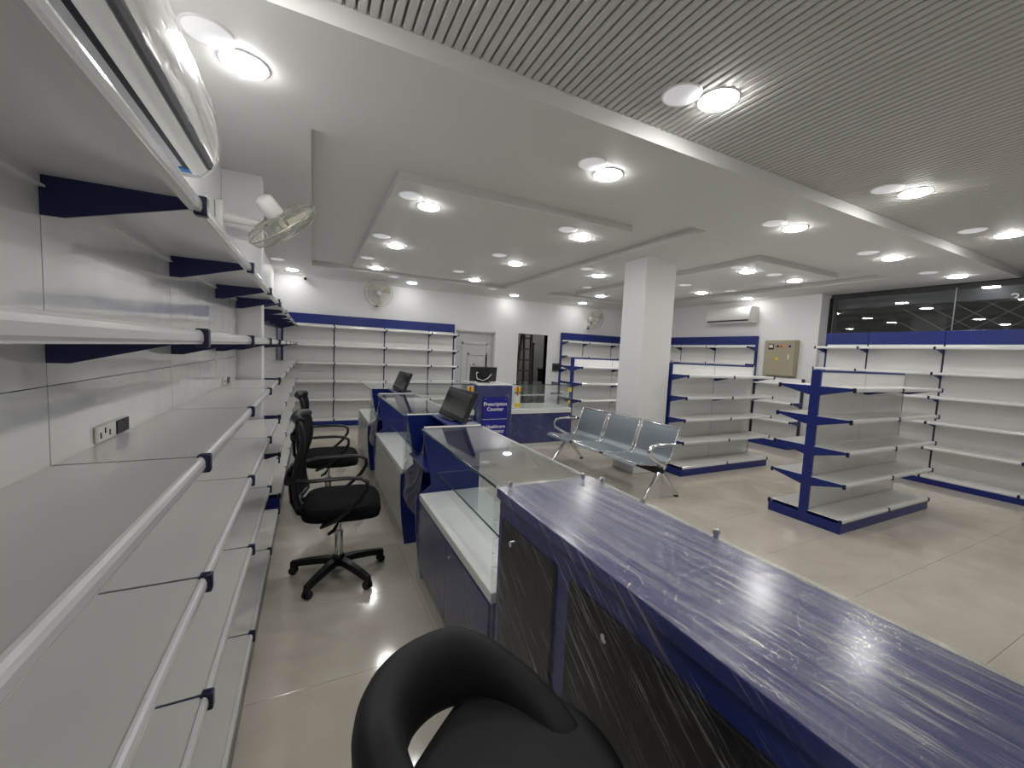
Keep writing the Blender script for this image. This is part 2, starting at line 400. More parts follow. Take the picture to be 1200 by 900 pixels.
def shelving(name, label, cat, loc, rz, seams, heights, D, top, header=None, rows=None, gap=.022, double=False, base_mat='blue',
             post='post', big=False, ends=(True, True), bracket='blue', panel_top=None, group=None, front_gap=0):
    t = thing(name, label, cat, loc, rz, group)
    x0, x1 = seams[0], seams[-1]
    # uprights
    for i, s in enumerate(seams):
        endp = i in (0, len(seams)-1)
        if double:
            if endp:
                sx = s+(.0 if i == 0 else -.03)
                MB().bbox(sx, sx+.03, -.04 if i == 0 else -.012, .04 if i == 0 else .012, 0, top, .003, 1).obj('upright', 'blue' if i == 0 else 'shelf', t)
                if i == 0: MB().bbox(s-.006, s+.028, -D+.004, D-.004, 0, heights[0]-.034, .003, 1).obj('base_foot', 'blue', t)
            else:
                MB().box(s-.012, s+.012, -.0105, .0105, 0, top).obj('upright', post, t)
        else:
            wv = .03 if endp else .024
            a = s-.0 if i == 0 else (s-.03 if endp else s-.012)
            MB().box(a, a+wv, -.008, .04, 0, top).obj('upright', 'blue' if endp and ends[0 if i == 0 else 1] else post, t)
    ptop = panel_top or (header[0] if header else top)
    if rows is None:
        n = max(1, round((ptop-.1)/.42)); rows = [.1+(ptop-.1)*k/n for k in range(n+1)]
    for b in range(len(seams)-1):
        a, c = seams[b], seams[b+1]; wd = c-a
        g0 = .031 if b == 0 and gap > .01 else gap/2; g1 = .031 if b == len(seams)-2 and gap > .01 else gap/2
        for r in range(len(rows)-1):
            h = rows[r+1]-rows[r]
            ya, yb = (-.012, .012) if double else (-.012, 0)
            me = cached(('panel', round(wd-g0-g1, 3), round(h, 3), ya, yb), lambda: MB().box(0, wd-g0-g1, ya, yb, .001, h-.001).mesh('back_panel', 'panel'))
            link('back_panel', me, t, (a+g0, 0, rows[r]))
        if header:
            me = cached(('hdr', round(wd, 3), header), lambda: MB().bbox(.002, wd-.002, -.022, -.010, 0, header[1]-header[0], .002, 1).mesh('header_panel', 'blue'))
            link('header_panel', me, t, (a, 0, header[0]))
    if double:
        MB().bbox(x0+.03, x1-.03, -.018, .018, top-.022, top, .003, 1).obj('top_rail', 'blue', t)
    for side in ((0, 1) if double else (0,)):
        for li, h in enumerate(heights):
            for b in range(len(seams)-1):
                a, c = seams[b], seams[b+1]; wd = c-a-.010
                sh = link('shelf', shelf_mesh(wd, D), t, (a+.005, 0, h) if side == 0 else (c-.005, 0, h))
                rl = link('price_rail', rail_mesh(wd-.016, D, big), sh, (.008, 0, 0))
                if side: sh.rotation_euler = (0, 0, PI)
            for i, s in enumerate(seams):
                if li == 0:
                    cp = link('end_cap', cap_mesh(D, big), t, (s, 0, h))
                    if side: cp.rotation_euler = (0, 0, PI)
                    continue
                br = link('bracket', bracket_mesh(D, bracket), t, (s, 0, h))
                link('end_cap', cap_mesh(D, big), br, (0, 0, 0))
                if side: br.rotation_euler = (0, 0, PI)
        # base plinth
        hb = heights[0]-.032
        y0, y1 = -D+.006, -.012
        if side: y0, y1 = .012, D-.006
        MB().bbox(x0+(.03 if double else 0), x1, y0, y1, 0, hb, .003, 1).obj('base_plinth', base_mat, t)
    return t
HL = [.125, .55, .88, 1.20, 1.52, 1.84]
HW = [.13, .50, .845, 1.18, 1.505, 1.845]
HDR = (1.885, 2.06)
LX = -.54
shelving('wall_shelving', 'long white wall shelving run filling the left foreground up to the pilaster', 'shelving', (LX, 0, 0), PI/2,
         [-.52, .37, 1.26, 2.15, 3.03, 3.775], HL, .30, 2.06, HDR, rows=[.1, .46, .76, 1.07, 1.38, 1.88], gap=.004, base_mat='kick', big=True, bracket='navy', ends=(False, False))
shelving('wall_shelving', 'white wall shelving run on the left wall beyond the pilaster, reaching the back corner', 'shelving', (LX, 0, 0), PI/2,
         [3.965, 4.84, 5.70, 6.55, 7.40, 8.10], [.185]+HL[1:], .30, 2.06, HDR, rows=[.1, .46, .76, 1.07, 1.38, 1.88], gap=.006, big=False, bracket='navy')
shelving('wall_shelving', 'white wall shelving with blue header on the back wall left of the panelled door', 'shelving', (0, 8.405, 0), 0,
         [-.50, .37, 1.29, 2.18, 2.74], HW, .29, 2.06, HDR)
shelving('wall_shelving', 'white wall shelving with blue header on the back wall right of the open doorway', 'shelving', (0, 8.405, 0), 0,
         [5.47, 6.12, 7.02, 7.55], HW, .29, 2.06, HDR)
shelving('wall_shelving', 'white wall shelving with blue header under the wrapped air conditioner on the right wall', 'shelving', (7.905, 5.08, 0), -PI/2,
         [-3.0, -2.73, -1.82, -.91, 0], HW, .30, 2.06, HDR)
shelving('wall_shelving', 'low white wall shelving without header below the beige electrical box', 'shelving', (7.905, 5.06, 0), -PI/2,
         [0, .89], [.16, .505, .84, 1.185], .32, 1.27, ends=(False, False))
shelving('wall_shelving', 'wide white wall shelving with blue header below the dark shop window at right', 'shelving', (7.73, 3.79, 0), -PI/2,
         [0, .58, 1.43, 2.30, 3.17, 4.04], [.11, .50, .84, 1.18, 1.50, 1.84], .32, 2.07, (1.885, 2.07))
HG = [.125, .455, .75, 1.04, 1.325]
GL = [('freestanding double-sided gondola shelf with blue end post, nearest at right', (4.28, 2.155, 0)),
      ('freestanding double-sided gondola shelf directly right of the square column', (4.30, 3.935, 0)),
      ('freestanding double-sided gondola shelf left of the column behind the steel bench', (4.12, 5.95, 0))]
for lb, lc in GL:
    shelving('gondola_shelf', lb, 'shelving', lc, 0, [0, .9, 1.8], HG, .325, 1.475, double=True, rows=[.1, .40, .70, 1.0, 1.2, 1.455], gap=.006, group='gondola shelves on the shop floor')

# power sockets set in the left back panels
for (y, lb) in ((1.565, 'power socket plate just above the nearest deep left shelf'), (3.315, 'power socket plate far along the same left shelf near the pilaster')):
    so = thing('power_socket', lb, 'socket', (LX+.0125, y, 1.203), PI/2)
    MB().bbox(-.105, .105, -.008, 0, 0, .047, .003, 1).obj('plate', 'white_p', so)
    MB().bbox(.012, .100, -.011, -.006, .003, .044, .002, 1).obj('switch_panel', 'black', so)
    for q in range(3):
        MB().box(-.088+.028*q, -.083+.028*q, -.0095, -.006, .012+.01*(q % 2), .028+.01*(q % 2)).obj('slot', 'black', so)

# ------------------------------------------------------------------ counters
CX0, CX1, CT = .62, 1.04, 1.0
# the long wrapped counter in the foreground
cw = thing('wrapped_counter', 'long blue and black counter wrapped in stretch film, in the right foreground', 'counter', (0, 0, 0))
Y0, Y1 = -.45, 1.335
MB().bbox(CX0+.012, CX1-.006, Y0+.006, Y1-.006, .10, .965, .004, 1).obj('body', 'bluelam', cw)
MB().bbox(CX0+.05, CX1-.04, Y0+.03, Y1-.03, 0, .10, .004, 1).obj('plinth', 'kick', cw)
MB().bbox(CX0, CX1, Y0, Y1, .962, CT, .004, 2).obj('counter_top', 'bluetop', cw)
for (a, b) in ((-.42, .16), (.21, .86), (.93, 1.285)):
    pn = MB().bbox(CX0+.002, CX0+.014, a, b, .42, .90, .003, 1).obj('black_panel', 'blackpan', cw)
    MB().lathe([(0, 0), (.011, 0), (.011, .008), (.007, .010), (0, .010)], 12).xf(Matrix.Translation((CX0+.002, (a+b)/2+.25*(b-a), .845)) @ Matrix.Rotation(-PI/2, 4, 'Y')).obj('drawer_lock', 'chrome', pn, 30)
    MB().bbox(CX0+.002, CX0+.014, a, b, .13, .405, .003, 1).obj('lower_panel', 'greylam', cw)
def ridge(u, seed):
    s = 0
    for q, (fq, am) in enumerate(((37, 1), (71, .7), (113, .55), (19, .8))): s += am*math.sin(fq*u+seed*q*1.7+q)
    return s/3
fm = MB()
def ftop(u, v):
    x = CX0-.006+(CX1-CX0+.012)*u; y = Y0-.004+(Y1-Y0+.008)*v
    d = ridge(x*3.0+.16*y+.03*math.sin(5*y), 1.3)*(.6+.4*math.sin(7*y+13*x))
    return (x, y, CT+.0045+.0011*d)
fm.grid(ftop, 130, 70)
fm.obj('stretch_film_top', 'film', cw, 60)
fs_ = MB()
def fside(u, v):
    y = Y0-.004+(Y1-Y0+.008)*u; z = .03+(CT+.004-.03)*v
    d = ridge(z*2.2+.95*y+.04*math.sin(6*y), 2.1)
    return (CX0-.007-.002*d*(1-.6*v), y, z)
fs_.grid(fside, 150, 80)
fs_.obj('stretch_film_side', 'filmside', cw, 60)
fs2 = MB()
fs2.grid(lambda u, v: (CX0-.006+(CX1-CX0+.012)*u, Y1+.005+.002*ridge(u*1.2+v, 3), .58+.42*v), 40, 30)
fs2.obj('stretch_film_end', 'filmside', cw, 60)
fs3 = MB()
fs3.grid(lambda u, v: (CX1+.006+.003*ridge(v*1.5+u, 4), Y0+(Y1-Y0)*u, .03+.97*v), 120, 40)
fs3.obj('stretch_film_front', 'filmside', cw, 60)
for (x, y) in ((.66, 1.305), (.985, 1.30), (1.03, 1.235), (1.03, .73)):
    MB().lathe([(0, .006), (.008, .006), (.008, .018), (.011, .020), (.011, .026), (.006, .030), (0, .030)], 12).xf(Matrix.Translation((x, y, CT-.001))).obj('glass_clamp', 'chrome', cw, 30)

def glass_case(name, label, y0, y1, x0=CX0, x1=CX1, body='bluelam', film=True, deck=.58, cats='counter', shelf_x=.11, drawers=3, near_glass=False):
    t = thing(name, label, cats)
    MB().bbox(x0+.012, x1-.01, y0+.004, y1-.004, .08, deck-.045, .004, 1).obj('cabinet_body', body, t)
    MB().bbox(x0+.05, x1-.04, y0+.02, y1-.02, 0, .08, .003, 1).obj('plinth', 'kick', t)
    MB().bbox(x0, x1, y0+.002, y1-.002, deck-.045, deck, .003, 1).obj('deck', 'laminate', t)
    n = drawers
    for q in range(n):
        a = y0+.02+(y1-y0-.04)*q/n; b = y0+.02+(y1-y0-.04)*(q+1)/n
        dr = MB().bbox(x0+.002, x0+.014, a+.004, b-.004, .10, deck-.06, .003, 1).obj('cabinet_door', body, t)
        MB().lathe([(0, 0), (.010, 0), (.010, .008), (0, .009)], 10).xf(Matrix.Translation((x0+.002, b-.06, deck-.11)) @ Matrix.Rotation(-PI/2, 4, 'Y')).obj('door_lock', 'chrome', dr)
    gt = MB().box(x0+.004, x1-.004, y0+.004, y1-.004, CT-.008, CT).obj('glass_top', 'glass', t)
    MB().box(x0+.002, x0+.0045, y0+.004, y1-.004, CT-.009, CT+.001).obj('glass_edge', 'glassedge', gt)
    MB().box(x1-.0045, x1-.001, y0+.004, y1-.004, CT-.009, CT+.001).obj('glass_edge', 'wsticker', gt)
    MB().box(x1-.012, x1-.006, y0+.004, y1-.004, deck, CT-.008).obj('front_pane', 'glass', t)
    gs = MB().box(x0+shelf_x, x1-.014, y0+.01, y1-.01, .705, .712).obj('glass_shelf', 'glass', t)
    MB().box(x0+shelf_x-.0025, x0+shelf_x, y0+.01, y1-.01, .704, .713).obj('glass_edge', 'glassedge', gs)
    if near_glass: MB().box(x0+.006, x1-.014, y0+.006, y0+.012, deck, CT-.008).obj('end_pane', 'glass', t)
    if film:
        f2 = MB()
        f2.grid(lambda u, v: (x0-.006-.004*ridge(v*1.1+u*1.3, 5), y0+(y1-y0)*u, .01+(deck-.05)*v), 80, 40)
        f2.obj('stretch_film', 'filmside', t, 60)
    return t
glass_case('glass_display_counter', 'glass topped display counter between the wrapped counter and the nearest computer desk', 1.345, 2.505, drawers=2)
glass_case('glass_display_counter', 'glass topped display counter between the two blue computer desks', 3.065, 4.49, body='whitefilm', near_glass=True)
glass_case('glass_display_counter', 'low-lit corner glass counter with white cabinet beyond the far computer desk', 5.09, 6.28, body='whitefilm', near_glass=True)

def computer_desk(label, y0, y1):
    t = thing('computer_desk', label, 'desk')
    X0, X1 = CX0-.005, CX1
    for nm, a in (('near', y0+.004), ('far', y1-.026)):
        # side panel with a scooped front edge
        poly = [(X1-.01, 0), (X1-.01, CT), (X0+.03, CT), (X0+.03, .93)]
        for q in range(13):
            z = .93-.93*q/12; poly.append((X0+.03-.04*math.sin(PI*q/12)*(1 if z < .6 else -1.6), z))
        MB().prism(poly, 'y', a, a+.022).obj('side_panel', 'bluelam', t)
    MB().bbox(X1-.03, X1-.008, y0+.026, y1-.026, .05, .986, .003, 1).obj('front_panel', 'bluelam', t)
    MB().bbox(X0+.13, X1-.03, y0+.026, y1-.026, .84, .865, .003, 1).obj('work_surface', 'bluelam', t)
    MB().bbox(X0+.05, X1-.05, y0+.026, y1-.026, .70, .715, .003, 1).obj('keyboard_tray', 'bluelam', t)
    MB().bbox(X1-.22, X1+.002, y0+.027, y1-.027, .986, 1.006, .003, 1).obj('top_ledge', 'bluelam', t)
    MB().box(X0+.03, X1-.01, y1-.028, y1-.003, CT, CT+.006).obj('edge_band', 'wsticker', t)
    MB().box(X0+.03, X1-.01, y0+.003, y0+.028, CT, CT+.006).obj('edge_band', 'wsticker', t)
    def fn(u, v):
        y = y0+.004+(y1-y0-.008)*u; zt = CT-.32*math.sin(PI*min(1, max(0, u*1.02)))**.7*(.35+.65*(1-u))
        z = .40+(zt-.40)*v
        return (X0+.012-.02*math.sin(PI*u)*(1-v)-.006*ridge(u*.8+v*.9, 2)+.02*v, y, z)
    MB().grid(fn, 40, 40).obj('loose_film', 'filmloose', t, 70)
    return t
computer_desk('blue computer desk with scooped opening in the counter row, nearer of two', 2.51, 3.06)
computer_desk('blue computer desk with scooped opening in the counter row, farther of two', 4.495, 5.085)

def monitor(label, loc, rz, wd=.47, ht=.28, tilt=.30, back=False, stand=True):
    t = thing('computer_monitor', label, 'monitor', loc, rz)     # faces local -Y
    R_ = Matrix.Translation((0, 0, .014)) @ Matrix.Rotation(-tilt, 4, 'X')
    MB().bbox(-wd/2, wd/2, 0, .030, 0, ht, .006, 2).xf(R_).obj('housing', 'bezel', t)
    MB().box(-wd/2+.012, wd/2-.012, -.002, .001, .018, ht-.012).xf(R_).obj('screen', 'screen', t)
    MB().bbox(-.09, .09, -.02, .14, 0, .012, .004, 2).obj('stand_base', 'black', t)
    MB().bbox(-.03, .03, .075, .095, .008, .15, .004, 1).obj('stand_neck', 'black', t)
    MB().bbox(-.10, .10, .03, .055, .06, .19, .008, 2).xf(R_).obj('rear_housing', 'black', t)
    if back:
        cb_ = MB(); cb_.tube([(.07, .06, .16), (.13, .09, .15), (.12, .10, .06), (.02, .11, .03), (-.06, .10, .07), (-.12, .07, .13)], .006, 6); cb_.obj('cable', 'white_p', t)
    return t
monitor('dark tilted monitor standing on the nearer blue computer desk', (.885, 2.76, 1.006), -PI/2+.10, .44, .225, .40)
monitor('dark tilted monitor standing on the farther blue computer desk', (.885, 4.76, 1.006), -PI/2+.10, .44, .225, .40)

# cross counter at the back with the prescription kiosk
def cross_case(label, x0, x1, y0=5.63, y1=6.28):
    t = thing('glass_display_counter', label, 'counter')
    MB().bbox(x0, x1, y0+.01, y1, .06, .55, .004, 1).obj('cabinet_body', 'bluelam', t)
    MB().bbox(x0+.02, x1-.02, y0+.03, y1-.02, 0, .06, .003, 1).obj('plinth', 'wsticker', t)
    MB().bbox(x0, x1, y0-.01, y1, .55, .63, .003, 1).obj('deck', 'laminate', t)
    gt = MB().box(x0, x1, y0, y1, CT+.012, CT+.020).obj('glass_top', 'glass', t)
    MB().box(x0, x1, y0-.003, y0, CT+.009, CT+.021).obj('glass_edge', 'glassedge', gt)
    gs = MB().box(x0, x1, y0+.08, y1-.02, .835, .843).obj('glass_shelf', 'glass', t)
    MB().box(x0, x1, y0+.075, y0+.08, .832, .846).obj('glass_edge', 'wsticker', gs)
    MB().box(x0, x1, y0+.004, y0+.010, .63, CT+.012).obj('front_pane', 'glass', t)
    MB().box(x1-.008, x1-.002, y0+.012, y1-.01, .63, CT+.012).obj('end_pane', 'glass', t)
    MB().grid(lambda u, v: (x0+(x1-x0)*u, y0-.013-.006*ridge(u*.7+v*.8, 6), .05+.5*v), 50, 24).obj('stretch_film', 'filmloose', t, 60)
    return t
cr_ = cross_case('glass counter with blue front right of the prescription kiosk', 2.79, 3.93)
cl_ = cross_case('glass counter with blue front left of the prescription kiosk', 1.05, 2.19)
for (px, wdt, par) in ((2.85, .10, cr_), (2.06, .10, cl_)):
    MB().box(px, px+wdt, 5.626, 5.632, .64, .99).obj('sticker', 'wsticker', par)
    MB().box(px, px+wdt, 5.622, 5.626, .90, .97).obj('sticker', 'yellow', par)
    MB().box(px, px+wdt, 5.622, 5.626, .66, .72).obj('sticker', 'yellow', par)
    MB().box(px+.035, px+.06, 5.618, 5.622, .84, .98).obj('sticker', 'red', par)
    MB().box(px, px+wdt, 5.620, 5.626, .87, .90).obj('sticker', 'green', par)
MB().box(3.86, 3.92, 5.624, 5.630, .90, .97).obj('sticker', 'yellow', cr_)
MB().box(3.86, 3.90, 5.624, 5.630, .70, .75).obj('sticker', 'yellow', cr_)
ki = thing('prescription_kiosk', 'tall blue kiosk with white prescription lettering in the middle of the back counter', 'kiosk', (2.485, 5.56, 0))
MB().bbox(-.29, .29, 0, .70, 0, CT, .005, 1).obj('body', 'bluelam', ki)
MB().bbox(-.295, .295, -.006, .70, CT, CT+.022, .004, 1).obj('top', 'laminate', ki)
MB().grid(lambda u, v: (-.295+.59*u, -.010-.006*ridge(u*.6+v*.9, 7), .04+.95*v), 40, 40).obj('stretch_film', 'filmloose', ki, 60)
def text(body, size, loc, par, m='signtext', rot=(PI/2, 0, 0), bold=.0):
    cu = bpy.data.curves.new('lettering', 'FONT'); cu.body = body; cu.size = size; cu.align_x = 'CENTER'; cu.align_y = 'CENTER'; cu.extrude = .0015; cu.offset = bold
    o = bpy.data.objects.new('lettering_source', cu); COL.objects.link(o)
    me = bpy.data.meshes.new_from_object(o.evaluated_get(bpy.context.evaluated_depsgraph_get()))
    bpy.data.objects.remove(o); me.materials.clear(); me.materials.append(M[m])
    t = link('lettering', me, par, loc); t.rotation_euler = rot; return t
s1 = MB().bbox(-.20, .20, -.026, -.018, .50, .83, .002, 1).obj('sign_panel', 'signblue', ki)
text('Prescription\nCounter', .078, (0, -.030, .685), s1, bold=.0012)
for s in (-1, 1): MB().lathe([(0, 0), (.009, 0), (.007, .005), (0, .006)], 10).xf(Matrix.Translation((s*.165, -.026, .80)) @ Matrix.Rotation(PI/2, 4, 'X')).obj('screw', 'chrome', s1)
s2 = MB().bbox(-.20, .20, -.026, -.018, .155, .487, .002, 1).obj('sign_panel', 'signblue', ki)
MB().box(-.20, .20, -.027, -.017, .487, .499).obj('sign_edge', 'alu', s2)
text('Healthcare\nPharmacy', .070, (.02, -.030, .345), s2, bold=.001)
monitor('black monitor seen from behind on top of the prescription kiosk', (2.44, 5.98, CT+.022), PI-.08, .44, .235, .16, back=True)

# ------------------------------------------------------------------ office chairs
def office_chair(label, loc, rz, group):
    t = thing('office_chair', label, 'chair', loc, rz, group)      # faces local +X
    for q in range(5):
        a = 2*PI*q/5+.35
        c, s = math.cos(a), math.sin(a)
        lg = MB(); prof = [(.02, .105, .030), (.10, .105, .027), (.22, .088, .021), (.30, .072, .017)]
        rings = []
        for (r, z, hw) in prof:
            n_ = (-s, c)
            rings += [(r*c-hw*n_[0], r*s-hw*n_[1], z-.022), (r*c+hw*n_[0], r*s+hw*n_[1], z-.022), (r*c+hw*.75*n_[0], r*s+hw*.75*n_[1], z+.014), (r*c-hw*.75*n_[0], r*s-hw*.75*n_[1], z+.014)]
        fs = [(0, 1, 2, 3), (12, 15, 14, 13)]
        for i in range(3):
            for k_ in range(4): fs.append((i*4+k_, (i+1)*4+k_, (i+1)*4+(k_+1) % 4, i*4+(k_+1) % 4))
        lg.add(rings, fs); leg = lg.obj('base_leg', 'black', t)
        cs = MB()
        for sd in (-1, 1):
            m_ = Matrix.Translation((.285*c-s*.014*sd, .285*s+c*.014*sd, .0255)) @ Matrix.Rotation(a, 4, 'Z') @ Matrix.Rotation(PI/2, 4, 'X')
            cs2 = MB().lathe([(0, -.009), (.022, -.009), (.0255, -.005), (.0255, .005), (.022, .009), (0, .009)], 14).xf(m_); cs.add(cs2.v, cs2.f)
        cs.bbox(.285*c-.014, .285*c+.014, .285*s-.014, .285*s+.014, .03, .058, .005, 1)
        cs.obj('castor', 'black', leg, 40)
    MB().lathe([(0, .07), (.038, .07), (.038, .13), (.03, .14), (0, .14)], 20).obj('hub', 'black', t, 40)
    gl = MB().lathe([(0, .13), (.026, .13), (.026, .30), (0, .30)], 20).obj('gas_lift', 'chrome', t, 40)
    MB().lathe([(0, .30), (.014, .30), (.014, .42), (0, .42)], 16).obj('piston', 'chrome', gl, 40)
    MB().bbox(-.10, .10, -.08, .08, .405, .440, .008, 1).obj('mechanism', 'black', t)
    MB().tube([(.0, -.06, .415), (.0, -.14, .405), (-.02, -.20, .385), (-.05, -.225, .375)], [.007, .007, .012, .009], 8).obj('height_lever', 'black', t, 60)
    # seat cushion
    def seat(u, v):
        a = 2*PI*u; n_ = 4.0
        cx = math.copysign(abs(math.cos(a))**(2/n_), math.cos(a)); sx = math.copysign(abs(math.sin(a))**(2/n_), math.sin(a))
        prof = [(0, .435), (.85, .435), (.97, .448), (1.0, .475), (.985, .503), (.93, .522), (.80, .530), (0, .522)]
        f_ = v*(len(prof)-1); i = min(int(f_), len(prof)-2); fr = f_-i
        r = prof[i][0]*(1-fr)+prof[i+1][0]*fr; z = prof[i][1]*(1-fr)+prof[i+1][1]*fr
        x = .235*cx*r+.02
        return (x, .245*sx*r, z - (.018*max(0, (x-.14)/.12)**2))
    MB().grid(seat, 48, 21).obj('seat', 'fabric', t, 50)
    # backrest
    def spine(z):
        return -.235 - .05*math.sin((z-.50)/.55*PI*1.25+.25) - .075*max(0, (z-.85)/.2)**1.6 + .03
    bk = MB()
    def backf(off):
        def f_(u, v):
            z = .54+.50*v; hw = .215*(1-.10*(2*v-1)**2)*(.86 if v < .08 else 1); yy = (2*u-1)*hw
            return (spine(z)-.035*(abs(2*u-1))**2*-1+off, yy, z)
        return f_
    bk.grid(backf(0), 20, 24).grid(backf(-.014), 20, 24)
    bko = bk.obj('backrest', 'mesh', t, 60)
    fr = MB(); loop = []
    for i in range(25):
        v = i/24; z = .54+.50*v; hw = .215*(1-.10*(2*v-1)**2); loop.append((spine(z)+.03-.007, -hw, z))
    for i in range(1, 20): 
        u = i/20; z = 1.045+.012*math.sin(PI*u); loop.append((spine(1.045)-.004+.035*(abs(2*u-1))**2, -.193+.386*u, z))
    for i in range(24, -1, -1):
        v = i/24; z = .54+.50*v; hw = .215*(1-.10*(2*v-1)**2); loop.append((spine(z)+.03-.007, hw, z))
    loop.append((spine(.54)-.005, 0, .535)); loop.append(loop[0])
    fr.tube(loop, .016, 8); fr.obj('back_frame', 'black', bko, 60)
    MB().tube([(spine(1.045)+.03, -.19, 1.045), (spine(1.045)-.01, -.1, 1.058), (spine(1.045)-.012, 0, 1.062), (spine(1.045)-.01, .1, 1.058), (spine(1.045)+.03, .19, 1.045)], .026, 10).obj('head_roll', 'black', bko, 60)
    MB().tube([(-.02, 0, .42), (-.16, 0, .42), (-.24, 0, .44), (-.275, 0, .52), (spine(.66)-.03, 0, .66), (spine(.75)-.02, 0, .75)], .022, 8, flat=(1.8, .6)).obj('back_support', 'black', t, 60)
    # lumbar hoop
    MB().tube([(spine(.72)+.02, -.22, .72), (spine(.72)-.025, -.19, .70), (spine(.7)-.045, 0, .69), (spine(.72)-.025, .19, .70), (spine(.72)+.02, .22, .72)], .016, 8, flat=(.7, 1.5)).obj('lumbar_hoop', 'black', t, 60)
    for s in (-1, 1):
        y = s*.262
        path = [(spine(.71)+.03, s*.215, .71), (-.15, y, .715), (-.05, y, .72), (.06, y, .722), (.13, y, .715), (.165, y, .69), (.165, y, .65), (.13, y, .59), (.07, y, .53), (.0, y*.98, .47), (-.08, y*.93, .435), (-.06, y*.5, .428)]
        MB().tube(path, .014, 8, flat=(1.35, .85)).obj('armrest', 'black', t, 60)
    # torn clear wrapping hanging under the seat
    def bag(u, v):
        return (.03+.10*u+.02*math.sin(9*v+3*u), .10-.20*u+.03*math.sin(7*u+5*v), .43-.11*v*(.6+.4*math.sin(3+6*u))+.01*math.sin(14*u+11*v))
    MB().grid(bag, 14, 10).obj('torn_wrapping', 'bag', t, 50)
    return t
office_chair('black mesh office chair with arms, the nearer of the two in the aisle', (.165, 2.775, 0), -.10, 'office chairs in the aisle')
office_chair('black mesh office chair with arms, the farther one behind its twin', (.14, 3.98, 0), -.06, 'office chairs in the aisle')

# ------------------------------------------------------------------ black padded stool in the foreground
st = thing('bar_stool', 'black leather bar stool with padded wraparound back in the foreground', 'stool', (.262, .612, 0), math.atan2(-.75, .66))
ZS = .790
def seatf(u, v):
    a = 2*PI*u
    prof = [(0, -.085), (.80, -.085), (.95, -.065), (1.0, -.035), (.985, -.012), (.93, 0), (.78, .006), (0, .004)]
    f_ = v*(len(prof)-1); i = min(int(f_), len(prof)-2); fr = f_-i
    r = prof[i][0]*(1-fr)+prof[i+1][0]*fr; z = prof[i][1]*(1-fr)+prof[i+1][1]*fr
    x, y = .215*math.cos(a)+.065, .200*math.sin(a)
    lim = -.084
    if x < lim: x = lim+(x-lim)*.10
    return (x*r+.03*(1-r), y*r, ZS+z)
MB().grid(seatf, 56, 28).obj('seat', 'leather', st, 60)
bd = MB(); NA, NC = 64, 20
vs = []; fs = []
for i in range(NA+1):
    t_ = i/NA; a = math.radians(30+300*t_); e = math.sin(PI*t_)
    e2 = min(1, e*1.15)
    R_ = .150+.012*e2; zc = ZS-.045+.089*e2**1.5; hh = .042+.032*e2; th = .034+.010*e2
    cs = min(1, min(t_, 1-t_)/.06)**.5
    lean = .25*e2
    for k in range(NC):
        b = 2*PI*k/NC
        rr = th*math.copysign(abs(math.cos(b))**.85, math.cos(b))*cs; zz = hh*math.copysign(abs(math.sin(b))**.85, math.sin(b))*cs
        rad = R_+rr+lean*zz*.5
        vs.append((rad*math.cos(a)*(1.0 if math.cos(a) < 0 else 1.35), rad*math.sin(a)*.96, zc+zz))
for i in range(NA):
    for k in range(NC): fs.append((i*NC+k, i*NC+(k+1) % NC, (i+1)*NC+(k+1) % NC, (i+1)*NC+k))
bd.add(vs, fs).obj('backrest', 'leather', st, 60)
MB().lathe([(0, .02), (.022, .02), (.022, .40), (.016, .40), (.016, ZS-.10), (0, ZS-.10)], 20).obj('gas_lift', 'chrome', st, 40)
MB().lathe([(0, .0), (.20, 0), (.205, .006), (.19, .014), (.08, .030), (.035, .05), (0, .05)], 40).obj('base', 'chrome', st, 40)
MB().tube([(.02, -.02, .35), (.12, -.10, .30), (.19, -.06, .29), (.20, .0, .29), (.19, .06, .29), (.12, .10, .30), (.02, .02, .35)], .010, 8).obj('footrest', 'chrome', st, 60)
MB().bbox(-.07, .09, -.08, .08, ZS-.10, ZS-.08, .004, 1).obj('seat_plate', 'black', st)

# ------------------------------------------------------------------ steel waiting bench
be = thing('waiting_bench', 'three-seat perforated steel waiting bench with chrome arms in front of the column', 'bench', (3.33, 3.93, 0), -PI/2+.035)
def seat_prof(y_only=False):
    return [(-.365, .395), (-.355, .412), (-.33, .420), (-.22, .408), (-.08, .385), (.04, .378), (.11, .392), (.145, .435), (.17, .51), (.205, .62), (.24, .72), (.258, .762), (.275, .775)]
SPR = seat_prof()
seatm = None
for q in (-1, 0, 1):
    cxx = q*.575
    def sf(u, v, cxx=cxx, off=0):
        f_ = v*(len(SPR)-1); i = min(int(f_), len(SPR)-2); fr_ = f_-i
        y = SPR[i][0]*(1-fr_)+SPR[i+1][0]*fr_; z = SPR[i][1]*(1-fr_)+SPR[i+1][1]*fr_
        return (cxx+(-.255+.51*u), y, z+off)
    ss = MB().grid(sf, 2, 48); ss.grid(lambda u, v: sf(u, v, off=-.006), 2, 48)
    so = ss.obj('seat_shell', 'steel', be, 60)
    for s in (-1, 1):
        MB().tube([(cxx+s*.262, y, z-.004) for (y, z) in SPR[2:]], .011, 8).obj('side_tube', 'chrome', so, 60)
    MB().tube([(cxx-.262, .258, .762), (cxx+.262, .258, .762)], .011, 8).obj('top_tube', 'chrome', so, 60)
    MB().tube([(cxx-.258, -.345, .413), (cxx+.258, -.345, .413)], .009, 8).obj('front_roll', 'chrome', so, 60)
    for s in (-1, 1): MB().bbox(cxx+s*.14-.02, cxx+s*.14+.02, -.10, .06, .335, .369, .004, 1).obj('seat_mount', 'black', so)
MB().bbox(-.86, .86, -.045, .035, .285, .345, .004, 1).obj('beam', 'black', be)
